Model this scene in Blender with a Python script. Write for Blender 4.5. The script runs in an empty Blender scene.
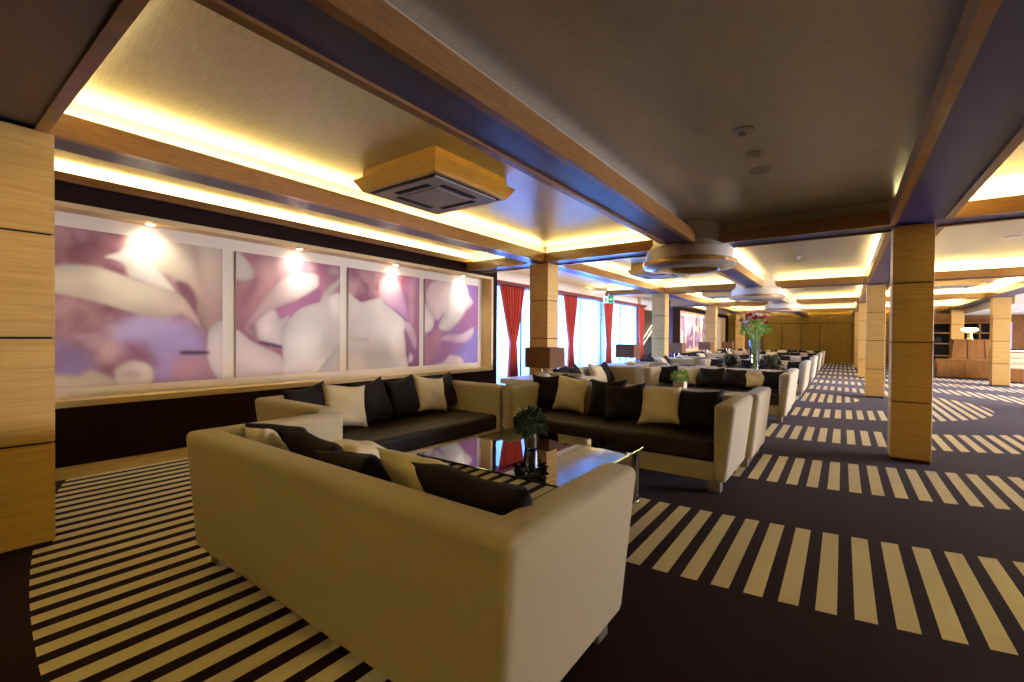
import bpy, bmesh, math, random
import numpy as np
from mathutils import Vector, Matrix, Euler
random.seed(7)
PI = math.pi
SC = bpy.context.scene
COL = SC.collection

# ---------------------------------------------------------------- materials
def lin(r, g, b):
    f = lambda c: (c/255/12.92) if c/255 <= .04045 else ((c/255+.055)/1.055)**2.4
    return (f(r), f(g), f(b), 1)

class NT:
    def __init__(s, name):
        s.m = bpy.data.materials.new(name); s.m.use_nodes = True
        s.t = s.m.node_tree; s.t.nodes.clear()
        s.out = s.n('ShaderNodeOutputMaterial')
    def n(s, typ, **kw):
        nd = s.t.nodes.new(typ)
        for k, v in kw.items(): setattr(nd, k, v)
        return nd
    def l(s, a, b): s.t.links.new(a, b)
    def math(s, op, a, b=None, c=None):
        nd = s.n('ShaderNodeMath', operation=op)
        for i, x in enumerate((a, b, c)):
            if x is None: continue
            if isinstance(x, (int, float)): nd.inputs[i].default_value = x
            else: s.l(x, nd.inputs[i])
        return nd.outputs[0]
    def bsdf(s, rough=.6, spec=.5, metal=0., sheen=0., coat=0.):
        b = s.n('ShaderNodeBsdfPrincipled')
        b.inputs['Roughness'].default_value = rough
        b.inputs['Specular IOR Level'].default_value = spec
        b.inputs['Metallic'].default_value = metal
        b.inputs['Sheen Weight'].default_value = sheen
        b.inputs['Coat Weight'].default_value = coat
        s.l(b.outputs[0], s.out.inputs[0]); return b
    def mapped(s, scale, coord='Object'):
        tc = s.n('ShaderNodeTexCoord'); mp = s.n('ShaderNodeMapping')
        mp.inputs['Scale'].default_value = scale
        s.l(tc.outputs[coord], mp.inputs[0]); return mp.outputs[0]
    def noise(s, vec, scale=5, detail=4, rough=.55):
        nz = s.n('ShaderNodeTexNoise'); nz.inputs['Scale'].default_value = scale
        nz.inputs['Detail'].default_value = detail; nz.inputs['Roughness'].default_value = rough
        s.l(vec, nz.inputs[0]); return nz.outputs[0]
    def mix(s, fac, a, b):
        nd = s.n('ShaderNodeMix', data_type='RGBA')
        if isinstance(fac, (int, float)): nd.inputs[0].default_value = fac
        else: s.l(fac, nd.inputs[0])
        for i, x in ((6, a), (7, b)):
            if isinstance(x, tuple): nd.inputs[i].default_value = x
            else: s.l(x, nd.inputs[i])
        return nd.outputs[2]
    def bump(s, h, strength, dist=.01):
        b = s.n('ShaderNodeBump'); b.inputs['Strength'].default_value = strength
        b.inputs['Distance'].default_value = dist
        s.l(h, b.inputs['Height']); return b.outputs[0]

def m_noise(name, c1, c2, scale=(1, 1, 1), nscale=6, rough=.6, spec=.5, bump=0., bdist=.005, sheen=0., metal=0., coat=0., contrast=None):
    t = NT(name); b = t.bsdf(rough, spec, metal, sheen, coat)
    nz = t.noise(t.mapped(scale), nscale)
    f = nz
    if contrast:
        mr = t.n('ShaderNodeMapRange'); mr.inputs[1].default_value, mr.inputs[2].default_value = contrast
        t.l(nz, mr.inputs[0]); f = mr.outputs[0]
    t.l(t.mix(f, c1, c2), b.inputs['Base Color'])
    if bump: t.l(t.bump(nz, bump, bdist), b.inputs['Normal'])
    return t.m

def m_emit(name, c, s):
    t = NT(name); e = t.n('ShaderNodeEmission'); e.inputs[0].default_value = c; e.inputs[1].default_value = s
    t.l(e.outputs[0], t.out.inputs[0]); return t.m

M = {}
C_ = (.3, .7)
M['pillar_wood'] = m_noise('pillar_veneer', lin(202, 154, 76), lin(222, 176, 96), (1.2, 1.2, 26), 2.2, .42, .4, .05, .002, contrast=C_)
M['trim_wood'] = m_noise('trim_veneer', lin(140, 92, 40), lin(166, 116, 56), (3, 3, 30), 2.0, .28, .6, .03, .002, coat=.25, contrast=C_)
M['niche_wood'] = m_noise('niche_veneer', lin(216, 180, 112), lin(230, 198, 134), (3, 3, 25), 2.0, .4, .4, contrast=C_)
M['gold_wood'] = m_noise('back_wall_veneer', lin(156, 120, 32), lin(174, 138, 44), (6, 6, .8), 2.5, .45, .4, contrast=C_)
M['desk_wood'] = m_noise('desk_veneer', lin(122, 78, 24), lin(144, 94, 36), (5, 5, .8), 2.5, .45, .4, contrast=C_)
M['dark_wall'] = m_noise('dark_brown_wallcovering', lin(34, 18, 15), lin(48, 29, 23), (40, 40, 40), 6, .85, .12, .1, .002)
M['groove'] = m_noise('dark_groove', lin(40, 24, 12), lin(50, 30, 16), (10, 10, 10), 5, .7, .2)
M['cream_board'] = m_noise('cream_board', lin(236, 220, 192), lin(240, 226, 200), (3, 3, 3), 4, .6, .3)
M['cream_paint'] = m_noise('cream_paint', lin(206, 196, 180), lin(214, 204, 188), (3, 3, 3), 4, .7, .3)
M['white_plaster'] = m_noise('white_plaster', lin(214, 198, 168), lin(222, 206, 178), (3, 3, 3), 4, .6, .4)
M['grey_ceiling'] = m_noise('grey_ceiling', lin(120, 108, 102), lin(132, 118, 110), (3, 3, 3), 4, .6, .3)
M['ceiling'] = m_noise('brushed_metallic_wallpaper', lin(204, 194, 176), lin(228, 220, 204), (2.5, 40, 3), 3, .36, .6, .10, .0012, metal=.42, contrast=C_)
M['soffit'] = m_noise('dark_soffit_covering', lin(38, 36, 92), lin(48, 48, 112), (30, 30, 30), 7, .36, 1., .05, .001)  # navy base, tinted bluer to make up for weak window daylight
M['sofa'] = m_noise('beige_woven_upholstery', lin(186, 166, 128), lin(202, 184, 146), (90, 90, 90), 6, .85, .2, .25, .001, sheen=.15)
M['seat'] = m_noise('dark_brown_seat_fabric', lin(36, 23, 19), lin(46, 31, 25), (60, 60, 60), 6, .5, .3, .15, .001)
M['pil_dark'] = m_noise('dark_brown_cushion_cotton', lin(22, 14, 15), lin(32, 21, 21), (40, 40, 40), 5, .75, .2, .2, .002)
M['pil_cream'] = m_noise('cream_cushion_satin', lin(212, 190, 140), lin(230, 210, 162), (12, 12, 12), 4, .5, .4, .25, .004, sheen=.1)
M['leg_metal'] = m_noise('brushed_steel_foot', lin(150, 138, 118), lin(170, 156, 134), (20, 20, 4), 5, .35, .5, metal=.7)
M['chrome'] = m_noise('chrome', lin(200, 198, 192), lin(215, 212, 206), (8, 8, 8), 4, .12, .5, metal=1.)
M['curtain'] = m_noise('red_curtain_cloth', lin(184, 52, 26), lin(204, 66, 36), (30, 30, 6), 5, .75, .25, .1, .002, sheen=.2)
M['shade'] = m_noise('brown_lamp_shade_fabric', lin(116, 78, 52), lin(132, 92, 62), (60, 60, 60), 6, .8, .2, .1, .001)
M['shade_top'] = m_noise('pale_shade_lining', lin(220, 190, 150), lin(232, 204, 164), (10, 10, 10), 4, .8, .2)
M['table_white'] = m_noise('pale_table_top', lin(222, 208, 184), lin(232, 220, 198), (3, 3, 3), 4, .4, .4)
M['gold_dish'] = m_noise('gilded_dish', lin(214, 184, 92), lin(230, 204, 120), (8, 8, 8), 4, .35, .5, metal=.5)
M['leaf_dark'] = m_noise('dark_green_leaf', lin(22, 42, 16), lin(44, 74, 28), (14, 14, 14), 4, .5, .4)
M['leaf_bright'] = m_noise('bright_green_leaf', lin(112, 152, 40), lin(152, 188, 70), (14, 14, 14), 4, .5, .4)
M['leaf_black'] = m_noise('deep_olive_leaf', lin(46, 48, 28), lin(92, 92, 54), (14, 14, 14), 4, .45, .5)
M['petal_red'] = m_noise('red_petal', lin(170, 34, 44), lin(200, 58, 62), (10, 10, 10), 4, .6, .3)
M['petal_pink'] = m_noise('pink_petal', lin(222, 150, 140), lin(236, 178, 166), (10, 10, 10), 4, .6, .3)
M['petal_white'] = m_noise('white_petal', lin(236, 230, 214), lin(244, 240, 226), (10, 10, 10), 4, .6, .3)
M['pot_cream'] = m_noise('cream_pot', lin(212, 190, 150), lin(226, 204, 166), (10, 10, 10), 4, .5, .4)
M['pot_dark'] = m_noise('dark_pot', lin(50, 42, 36), lin(64, 54, 46), (10, 10, 10), 4, .4, .5)
M['white_plastic'] = m_noise('white_plastic', lin(220, 216, 208), lin(228, 224, 216), (6, 6, 6), 4, .45, .5)
M['grey_plastic'] = m_noise('grey_plastic', lin(168, 160, 148), lin(180, 172, 160), (6, 6, 6), 4, .5, .4)
M['vent_dark'] = m_noise('vent_slot_black', lin(24, 20, 18), lin(34, 28, 24), (6, 6, 6), 4, .6, .3)
M['ac_hood'] = m_noise('wood_hood_veneer', lin(206, 160, 84), lin(222, 180, 104), (3, 3, 20), 2.0, .45, .4, contrast=C_)
M['ring_gold'] = m_noise('bronze_gold_ring', lin(176, 132, 72), lin(190, 146, 84), (6, 6, 6), 3, .25, .6, metal=.55)
M['ring_pale'] = m_noise('pale_lacquered_ring', lin(196, 178, 150), lin(206, 190, 164), (6, 6, 6), 3, .22, .6, coat=.3)
M['stair_wall'] = m_noise('stairwell_plaster', lin(150, 138, 118), lin(160, 148, 128), (3, 3, 3), 4, .7, .3)
M['stair_step'] = m_noise('dark_stair_carpet', lin(40, 40, 50), lin(56, 54, 64), (30, 30, 30), 5, .8, .2)
M['rail'] = m_noise('pale_handrail', lin(196, 178, 148), lin(206, 190, 160), (6, 6, 6), 4, .35, .5, metal=.3)
M['sign_green'] = m_noise('sign_green', lin(10, 120, 70), lin(14, 128, 76), (6, 6, 6), 4, .4, .4)
M['pelmet_red'] = m_noise('red_pelmet', lin(120, 52, 34), lin(140, 64, 42), (6, 6, 6), 4, .7, .3)
M['window_frame'] = m_noise('grey_window_frame', lin(150, 160, 170), lin(160, 170, 180), (6, 6, 6), 4, .5, .4)
M['bar_cream'] = m_noise('cream_quilted_bar_front', lin(214, 200, 160), lin(226, 212, 174), (6, 6, 6), 4, .5, .4)
M['mic'] = m_noise('black_case', lin(18, 16, 16), lin(26, 24, 24), (6, 6, 6), 4, .5, .4)
M['led'] = m_emit('warm_led_strip', (1, .93, .43, 1), 46)
M['led_right'] = m_emit('warm_led_strip_right', (1, .92, .42, 1), 110)
M['led_low'] = m_emit('warm_led_strip_low', (1, .91, .30, 1), 72)
M['spot_disc'] = m_emit('downlight_lens', (1, .88, .7, 1), 30)
M['lamp_glow'] = m_emit('lit_glass_bowl', (1, .86, .55, 1), 5)
M['exit_lit'] = m_emit('lit_sign_face', (.80, .95, .88, 1), 1.0)
M['exit_green'] = m_emit('lit_sign_green', lin(16, 150, 88), 1.0)
M['screen'] = m_emit('lit_blue_white_panel', (.75, .8, 1, 1), 4)
M['screen_violet'] = m_emit('lit_violet_edge', (.32, .22, .8, 1), 1.6)

def glass_mat(name, tint, refl_ior, rough=.02, floor=.0):
    t = NT(name)
    tr = t.n('ShaderNodeBsdfTransparent'); tr.inputs[0].default_value = tint
    gl = t.n('ShaderNodeBsdfGlossy'); gl.inputs['Roughness'].default_value = rough
    fr = t.n('ShaderNodeFresnel'); fr.inputs[0].default_value = refl_ior
    mx = t.n('ShaderNodeMixShader')
    t.l(t.math('ADD', fr.outputs[0], floor), mx.inputs[0]); t.l(tr.outputs[0], mx.inputs[1]); t.l(gl.outputs[0], mx.inputs[2])
    t.l(mx.outputs[0], t.out.inputs[0]); return t.m
M['table_glass'] = glass_mat('tinted_table_glass', (.50, .52, .48, 1), 2.0, .015, .08)
M['clear_glass'] = glass_mat('clear_glass', (.95, .96, .95, 1), 1.45, .05, .05)
M['pane'] = glass_mat('window_pane', (.95, .97, .98, 1), 1.45)
def sheer():
    t = NT('white_sheer_voile')
    tr = t.n('ShaderNodeBsdfTransparent'); tl = t.n('ShaderNodeBsdfTranslucent'); df = t.n('ShaderNodeBsdfDiffuse')
    for x in (tl, df): x.inputs[0].default_value = (.62, .66, .70, 1)
    a = t.n('ShaderNodeMixShader'); a.inputs[0].default_value = .35
    t.l(tl.outputs[0], a.inputs[1]); t.l(df.outputs[0], a.inputs[2])
    b = t.n('ShaderNodeMixShader'); b.inputs[0].default_value = .80
    t.l(tr.outputs[0], b.inputs[1]); t.l(a.outputs[0], b.inputs[2])
    t.l(b.outputs[0], t.out.inputs[0]); return t.m
M['sheer'] = sheer()

def carpet():
    t = NT('striped_ring_carpet'); b = t.bsdf(.85, .12, sheen=.085); b.inputs['Sheen Roughness'].default_value = .28; b.inputs['Sheen Tint'].default_value = (1, .82, .78, 1)
    g = t.n('ShaderNodeNewGeometry'); sp = t.n('ShaderNodeSeparateXYZ'); t.l(g.outputs['Position'], sp.inputs[0])
    x, y = sp.outputs[0], sp.outputs[1]
    dy = t.math('SUBTRACT', y, 12.55); dy2 = t.math('MULTIPLY', dy, dy)
    d0 = t.math('ADD', x, 1.1); r0 = t.math('SQRT', t.math('ADD', t.math('MULTIPLY', d0, d0), dy2))
    dx = t.math('ADD', x, t.math('ADD', t.math('MULTIPLY', r0, .12), .45))      # the rings drift a little, like the woven design
    r = t.math('SQRT', t.math('ADD', t.math('MULTIPLY', dx, dx), dy2))
    fr = t.math('FRACT', t.math('DIVIDE', t.math('ADD', r, 12*2.26 - .93), 2.26))   # 0 at an outer ring edge
    ring = t.math('GREATER_THAN', fr, .5)
    st = t.math('FRACT', t.math('DIVIDE', t.math('ADD', x, 158*.158 + .095), .158))
    stripe = t.math('LESS_THAN', st, .56)
    mask = t.math('MULTIPLY', ring, stripe)
    nz = t.noise(t.mapped((60, 60, 60)), 8, 3)
    big = t.noise(t.mapped((1, 1, 1)), 2.2, 3)
    dark = t.mix(big, lin(27, 9, 8), lin(38, 16, 14)); light = t.mix(big, lin(220, 200, 142), lin(234, 216, 162))
    t.l(t.mix(mask, dark, light), b.inputs['Base Color'])
    t.l(t.bump(nz, .4, .004), b.inputs['Normal'])
    return t.m
M['carpet'] = carpet()

# ---------------------------------------------------------------- mesh helpers
class MB:
    def __init__(s): s.bm = bmesh.new()
    def add(s, fn, *a, **k): fn(s.bm, *a, **k); return s
    def box(s, x0, x1, y0, y1, z0, z1, bev=0., seg=2):
        r = bmesh.ops.create_cube(s.bm, size=1)['verts']
        for v in r:
            v.co.x = x0 + (v.co.x+.5)*(x1-x0); v.co.y = y0 + (v.co.y+.5)*(y1-y0); v.co.z = z0 + (v.co.z+.5)*(z1-z0)
        if bev:
            es = list({e for v in r for e in v.link_edges})
            bmesh.ops.bevel(s.bm, geom=es, offset=bev, segments=seg, affect='EDGES', profile=.5)
        return s
    def quad(s, *p):
        s.bm.faces.new([s.bm.verts.new(c) for c in p]); return s
    def lathe(s, prof, n=32, cx=0, cy=0, cap=True):
        rings = [[s.bm.verts.new((cx+r*math.cos(2*PI*i/n), cy+r*math.sin(2*PI*i/n), z)) for i in range(n)] for r, z in prof]
        for a, b in zip(rings, rings[1:]):
            for i in range(n): s.bm.faces.new((a[i], a[(i+1) % n], b[(i+1) % n], b[i]))
        if cap:
            s.bm.faces.new(rings[0][::-1]); s.bm.faces.new(rings[-1])
        return s
    def tube(s, pts, r, n=8, cap=True):
        pts = [Vector(p) for p in pts]; rings = []
        up = Vector((.13, .21, .97))
        for i, p in enumerate(pts):
            d = (pts[min(i+1, len(pts)-1)] - pts[max(i-1, 0)]).normalized()
            a = d.cross(up); a = a.normalized() if a.length > .05 else d.cross(Vector((1, 0, 0))).normalized()
            b = d.cross(a); rr = r[i] if isinstance(r, (list, tuple)) else r
            rings.append([s.bm.verts.new(p + rr*(a*math.cos(2*PI*k/n) + b*math.sin(2*PI*k/n))) for k in range(n)])
        for a, b in zip(rings, rings[1:]):
            for k in range(n): s.bm.faces.new((a[k], a[(k+1) % n], b[(k+1) % n], b[k]))
        if cap: s.bm.faces.new(rings[0][::-1]); s.bm.faces.new(rings[-1])
        return s
    def prism(s, poly, z0, z1):
        a = [s.bm.verts.new((x, y, z0)) for x, y in poly]; b = [s.bm.verts.new((x, y, z1)) for x, y in poly]
        s.bm.faces.new(a[::-1]); s.bm.faces.new(b)
        for i in range(len(a)):
            j = (i+1) % len(a); s.bm.faces.new((a[i], a[j], b[j], b[i]))
        return s
    def mesh(s, name, mat, smooth=False, recalc=True):
        if recalc: bmesh.ops.recalc_face_normals(s.bm, faces=s.bm.faces)
        me = bpy.data.meshes.new(name); s.bm.to_mesh(me); s.bm.free()
        if mat: me.materials.append(M[mat])
        if smooth:
            me.polygons.foreach_set('use_smooth', [True]*len(me.polygons))
            try: me.set_sharp_from_angle(angle=math.radians(42))
            except Exception: pass
        return me
    def build(s, name, mat, parent=None, smooth=False, loc=None, recalc=True):
        o = bpy.data.objects.new(name, s.mesh(name, mat, smooth, recalc)); COL.objects.link(o)
        if parent: o.parent = parent
        if loc: o.location = loc
        return o

def tag(o, label, cat, group=None):
    o['label'] = label; o['category'] = cat
    if group: o['group'] = group
    return o
def thing(name, label, cat, loc=(0, 0, 0), rz=0, group=None):
    o = bpy.data.objects.new(name, None); COL.objects.link(o)
    o.location = loc; o.rotation_euler = (0, 0, rz); o.empty_display_size = .1
    return tag(o, label, cat, group)
def struct(name, mb, mat, smooth=False):
    o = mb.build(name, mat, None, smooth); o['kind'] = 'structure'; return o
def dup(root, loc, rz=0, label=None, group=None):
    r = root.copy(); COL.objects.link(r); r.location = loc; r.rotation_euler = (0, 0, rz)
    if label: r['label'] = label
    if group: r['group'] = group
    for ch in list(root.children):
        c = ch.copy(); COL.objects.link(c); c.parent = r
        for g in list(ch.children):
            d = g.copy(); COL.objects.link(d); d.parent = c
    return r
def is_struct(o): o['kind'] = 'structure'; return o

# ---------------------------------------------------------------- grid of the hall
ZB, ZL, ZC = 2.60, 2.755, 2.90          # underside of beams, top of cove lips, ceiling
PY = [.25, 6.52, 12.77, 19.02, 25.27]   # near faces of the pillars
PW = .35
ROWS = [(-5.6, .12), (.57, 6.42), (6.9, 12.67), (13.15, 18.92), (19.4, 25.17), (25.65, 30.9)]
COLS = {'L': (-4.03, -1.98), 'C': (-1.57, .40), 'R': (.90, 3.38)}
XW = -5.8                                # face of the picture walls
XG = -6.55                               # window wall
XE, YE, YS = 9.0, 31.0, -6.0

# floor
struct('floor', MB().box(-8.2, XE, YS, YE+.2, -.1, 0), 'carpet')
struct('ceiling', MB().box(-8.2, XE, YS, YE+.2, ZC, ZC+.1), 'ceiling')
struct('wall_back', MB().box(-8.2, XE, YE, YE+.2, 0, ZC), 'gold_wood')
struct('wall_behind', MB().box(-8.2, XE, YS-.2, YS, 0, ZC), 'dark_wall')
struct('wall_right', MB().box(XE, XE+.2, YS, 2, 0, ZC).box(XE, XE+.2, 26, YE, 0, ZC).box(XE, XE+.2, 2, 26, 0, .25).box(XE, XE+.2, 2, 26, 1.95, ZC), 'dark_wall')
f = MB()
for y in (2, 6, 10, 14, 18, 22, 26): f.box(XE+.05, XE+.13, max(2, y-.04), min(26, y+.04), .25, 1.95)
f.box(XE+.05, XE+.13, 2, 26, .25, .32).box(XE+.05, XE+.13, 2, 26, 1.88, 1.95)
w4 = struct('window_4', f, 'window_frame')  # unseen glazing, added to let in neutral light from the right
MB().box(XE+.085, XE+.095, 2, 26, .29, 1.91).build('pane', 'pane', w4)

# back-wall seams and the pair of door leaves in the wood panelling
sm = MB()
for x in (-7.2, -6.1, -5.0, -3.9, -2.9, -1.95, -1.05, .42, 1.6, 2.7):
    sm.box(x-.012, x+.012, YE-.012, YE-.001, .0, 2.22)
sm.box(-7.5, 3.2, YE-.012, YE-.001, 2.22, 2.245)
struct('trim_1', sm, 'groove')
d = MB().box(-.98, .35, YE-.03, YE-.002, .02, 2.18).build('door_1', 'gold_wood'); is_struct(d)
MB().tube([(-.85, YE-.03, 1.05), (-.85, YE-.075, 1.05), (-.73, YE-.075, 1.05)], .012).build('door_handle', 'leg_metal', d)

# ---------------------------------------------------------------- pillars
def pillar(x0, y0, PW=PW):
    mb = MB(); zs = [.03, .66, 1.32, 1.97, ZB+.01]
    for a, b in zip(zs, zs[1:]): mb.box(x0, x0+PW+.02, y0, y0+PW, a+.006, b-.006, .004, 1)
    o = struct('pillar', mb, 'pillar_wood')
    g = MB().box(x0+.012, x0+PW+.008, y0+.012, y0+PW-.012, 0, ZB).build('pillar_core', 'groove', o)
for y in PY:
    pillar(-4.03-PW-.02, y)
for y in (.25, 6.56, 13.3, 19.75, 26.1): pillar(.44, y, .325)
for y in PY[2:]: pillar(3.55, y)

# ---------------------------------------------------------------- beams, cove lips, LED strips
LW = .06
def beam_y(xa, xb, ya, yb):      # soffit board + core
    struct('ceiling_beam', MB().box(xa+LW, xb-LW, ya, yb, ZB+.02, ZB+.045), 'soffit')
    struct('ceiling_beam_core', MB().box(xa+.15, xb-.15, ya, yb, ZB+.045, ZC), 'white_plaster')
def beam_x(xa, xb, ya, yb):
    struct('ceiling_beam', MB().box(xa, xb, ya+LW, yb-LW, ZB+.02, ZB+.045), 'soffit')
    struct('ceiling_beam_core', MB().box(xa, xb, ya+.16, yb-.16, ZB+.045, ZC), 'white_plaster')
BX = [(-4.45, -4.03), (-1.98, -1.57), (.40, .90), (3.38, 3.98)]
for a, b in BX: beam_y(a, b, YS, YE)
for r0, r1 in zip(ROWS, ROWS[1:]):
    ya, yb = r0[1], r1[0]
    for xa, xb in ((XW, -4.45+LW), (-4.03-LW, -1.98+LW), (-1.57-LW, .40+LW), (.90-LW, 3.38+LW)):
        beam_x(xa, xb, ya, yb)

def lip(x0, x1, y0, y1, name='trim_2'):
    mb = MB()
    for a in ((x0-LW, x0, y0-LW, y1+LW), (x1, x1+LW, y0-LW, y1+LW), (x0, x1, y0-LW, y0), (x0, x1, y1, y1+LW)):
        mb.box(*a, ZB, ZL)
    struct(name, mb, 'trim_wood')
def led(x0, x1, y0, y1, sides='WESN', mat='led'):
    mb = MB(); z = ZL-.03; i0, i1 = LW+.025, LW+.06
    if 'W' in sides: mb.quad((x0-i1, y0, z), (x0-i0, y0, z), (x0-i0, y1, z), (x0-i1, y1, z))
    if 'E' in sides: mb.quad((x1+i0, y0, z), (x1+i1, y0, z), (x1+i1, y1, z), (x1+i0, y1, z))
    if 'S' in sides: mb.quad((x0, y0-i1, z), (x1, y0-i1, z), (x1, y0-i0, z), (x0, y0-i0, z))
    if 'N' in sides: mb.quad((x0, y1+i0, z), (x1, y1+i0, z), (x1, y1+i1, z), (x0, y1+i1, z))
    o = mb.build('trim_3', mat, recalc=False); o['kind'] = 'structure'
for ri, (y0, y1) in enumerate(ROWS):
    for c, (x0, x1) in COLS.items():
        lip(x0, x1, y0, y1)
        if c == 'C' and ri == 1: continue
        led(x0, x1, y0, y1, mat='led_low' if ri == 0 and c != 'C' else 'led_right' if c == 'C' and ri == 0 else 'led_right' if c == 'R' else 'led')  # first row lies unseen behind the camera, its strips switched on as fill
# side bay along the left wall: cross lips at both ends, lit ledges
for (y0, y1) in ROWS[1:3]:
    mb = MB()
    for a in ((XW, -4.45, y0-LW, y0), (XW, -4.45, y1, y1+LW)): mb.box(*a, ZB, ZL)
    struct('trim_4', mb, 'trim_wood')
mb = MB(); z = ZL-.03
mb.quad((XG+.3, ROWS[2][1]+.072, z), (-4.45, ROWS[2][1]+.072, z), (-4.45, ROWS[2][1]+.102, z), (XG+.3, ROWS[2][1]+.102, z))
mb.quad((XW, ROWS[1][1]+.072, z), (-4.45, ROWS[1][1]+.072, z), (-4.45, ROWS[1][1]+.102, z), (XW, ROWS[1][1]+.102, z))
is_struct(mb.build('trim_3', 'led', recalc=False))

# ---------------------------------------------------------------- drums at the beam crossings
for y in PY[1:4]:
    cx, cy = -1.775, y+.14
    o = struct('ceiling_drum', MB().lathe([(.49, ZC-.001), (.50, 2.66), (.54, 2.60), (.57, 2.575), (.577, 2.56), (.577, 2.405)], 56, cx, cy), 'white_plaster', True)
    MB().lathe([(.577, 2.425), (.60, 2.425), (.628, 2.41), (.628, 2.365)], 56, cx, cy, False).build('ring', 'ring_gold', o, True)
    MB().lathe([(.628, 2.365), (.60, 2.335), (.43, 2.305), (.40, 2.305), (.385, 2.32)], 56, cx, cy, False).build('ring_face', 'ring_pale', o, True)
    MB().lathe([(.385, 2.32), (.385, 2.404)], 56, cx, cy, False).build('ring_lining', 'ring_gold', o, True)

# ---------------------------------------------------------------- picture wall, left
NY0, NY1, NZ0, NZ1 = .70, 7.19, .72, 2.51
def picture_wall(ya, yb, n0, n1, name):
    mb = MB()
    mb.box(-6.35, XW, ya, yb, 0, NZ0-.06)                       # below the niche
    mb.box(-6.35, XW, ya, yb, NZ1+.05, 2.745)                   # above the niche
    mb.box(-6.35, XW, ya, n0-.06, NZ0-.06, NZ1+.05)
    mb.box(-6.35, XW, n1+.06, yb, NZ0-.06, NZ1+.05)
    struct(name, mb, 'dark_wall')
    fr = MB(); xf, xb = XW+.012, -6.10                          # wood lining of the niche
    fr.box(xb, xf, n0-.06, n1+.06, NZ0-.06, NZ0); fr.box(xb, xf, n0-.06, n1+.06, NZ1, NZ1+.05)
    fr.box(xb, xf, n0-.06, n0, NZ0, NZ1); fr.box(xb, xf, n1, n1+.06, NZ0, NZ1)
    struct('trim_5', fr, 'niche_wood')
    struct('trim_6', MB().box(-6.2, -6.03, n0, n1, NZ0, NZ1), 'cream_board')
    struct('trim_7', MB().box(-6.08, XW+.03, ya, yb, 2.745, 2.765).box(XW-.03, XW+.03, ya, yb, 2.765, 2.825), 'trim_wood')
    struct('baseboard_left', MB().box(XW, XW+.025, ya, yb, 0, .11), 'niche_wood')
    q = MB().quad((XW-.20, ya, 2.775), (XW-.05, ya, 2.775), (XW-.05, yb, 2.775), (XW-.20, yb, 2.775)).build('trim_3', 'led', recalc=False)
    q.data.materials[0] = M['led_wide']; is_struct(q)
    struct('trim_8', MB().box(-6.35, -6.10, ya, yb, 2.745, ZC), 'cream_board')
M['led_wide'] = m_emit('warm_led_strip_wide', (1, .93, .44, 1), 24)
picture_wall(-1.0, 7.39, NY0, NY1, 'wall_left')
struct('wall_left_return', MB().box(-8.2, -6.35, -6.0, 7.39, 0, ZC), 'dark_wall')
struct('wall_left_near', MB().box(-6.35, XW, -6.0, -1.0, 0, ZC), 'dark_wall')

# painted magnolia panels: colours are laid on a fine grid of each panel from soft-edged petal outlines
def catmull(P, k=8):
    P = np.array(P, float); n = len(P); out = []
    for i in range(n):
        p0, p1, p2, p3 = P[i-1], P[i], P[(i+1) % n], P[(i+2) % n]
        for t in np.linspace(0, 1, k, endpoint=False):
            out.append(.5*((2*p1)+(-p0+p2)*t+(2*p0-5*p1+4*p2-p3)*t*t+(-p0+3*p1-3*p2+p3)*t**3))
    return np.array(out)
def sdist(X, Y, poly):
    inside = np.zeros(X.shape, bool); dmin = np.full(X.shape, 1e9); n = len(poly)
    for i in range(n):
        x1, y1 = poly[i]; x2, y2 = poly[(i+1) % n]
        ex, ey = x2-x1, y2-y1; L = ex*ex+ey*ey+1e-12
        t = np.clip(((X-x1)*ex+(Y-y1)*ey)/L, 0, 1)
        dmin = np.minimum(dmin, np.hypot(X-x1-t*ex, Y-y1-t*ey))
        c = ((y1 > Y) != (y2 > Y))
        with np.errstate(divide='ignore', invalid='ignore'):
            xi = (x2-x1)*(Y-y1)/(y2-y1+1e-12)+x1
        inside ^= c & (X < xi)
    return np.where(inside, -dmin, dmin)
def blotch(X, Y, seed, n, s):
    rg = np.random.RandomState(seed); v = np.zeros(X.shape)
    for _ in range(n):
        cx, cy = rg.uniform(X.min(), X.max()), rg.uniform(Y.min(), Y.max()); r = s*rg.uniform(.5, 1.4)
        v += rg.choice([-1, 1])*np.exp(-((X-cx)**2+(Y-cy)**2)/(r*r))
    return np.clip(v, -1, 1)
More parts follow.
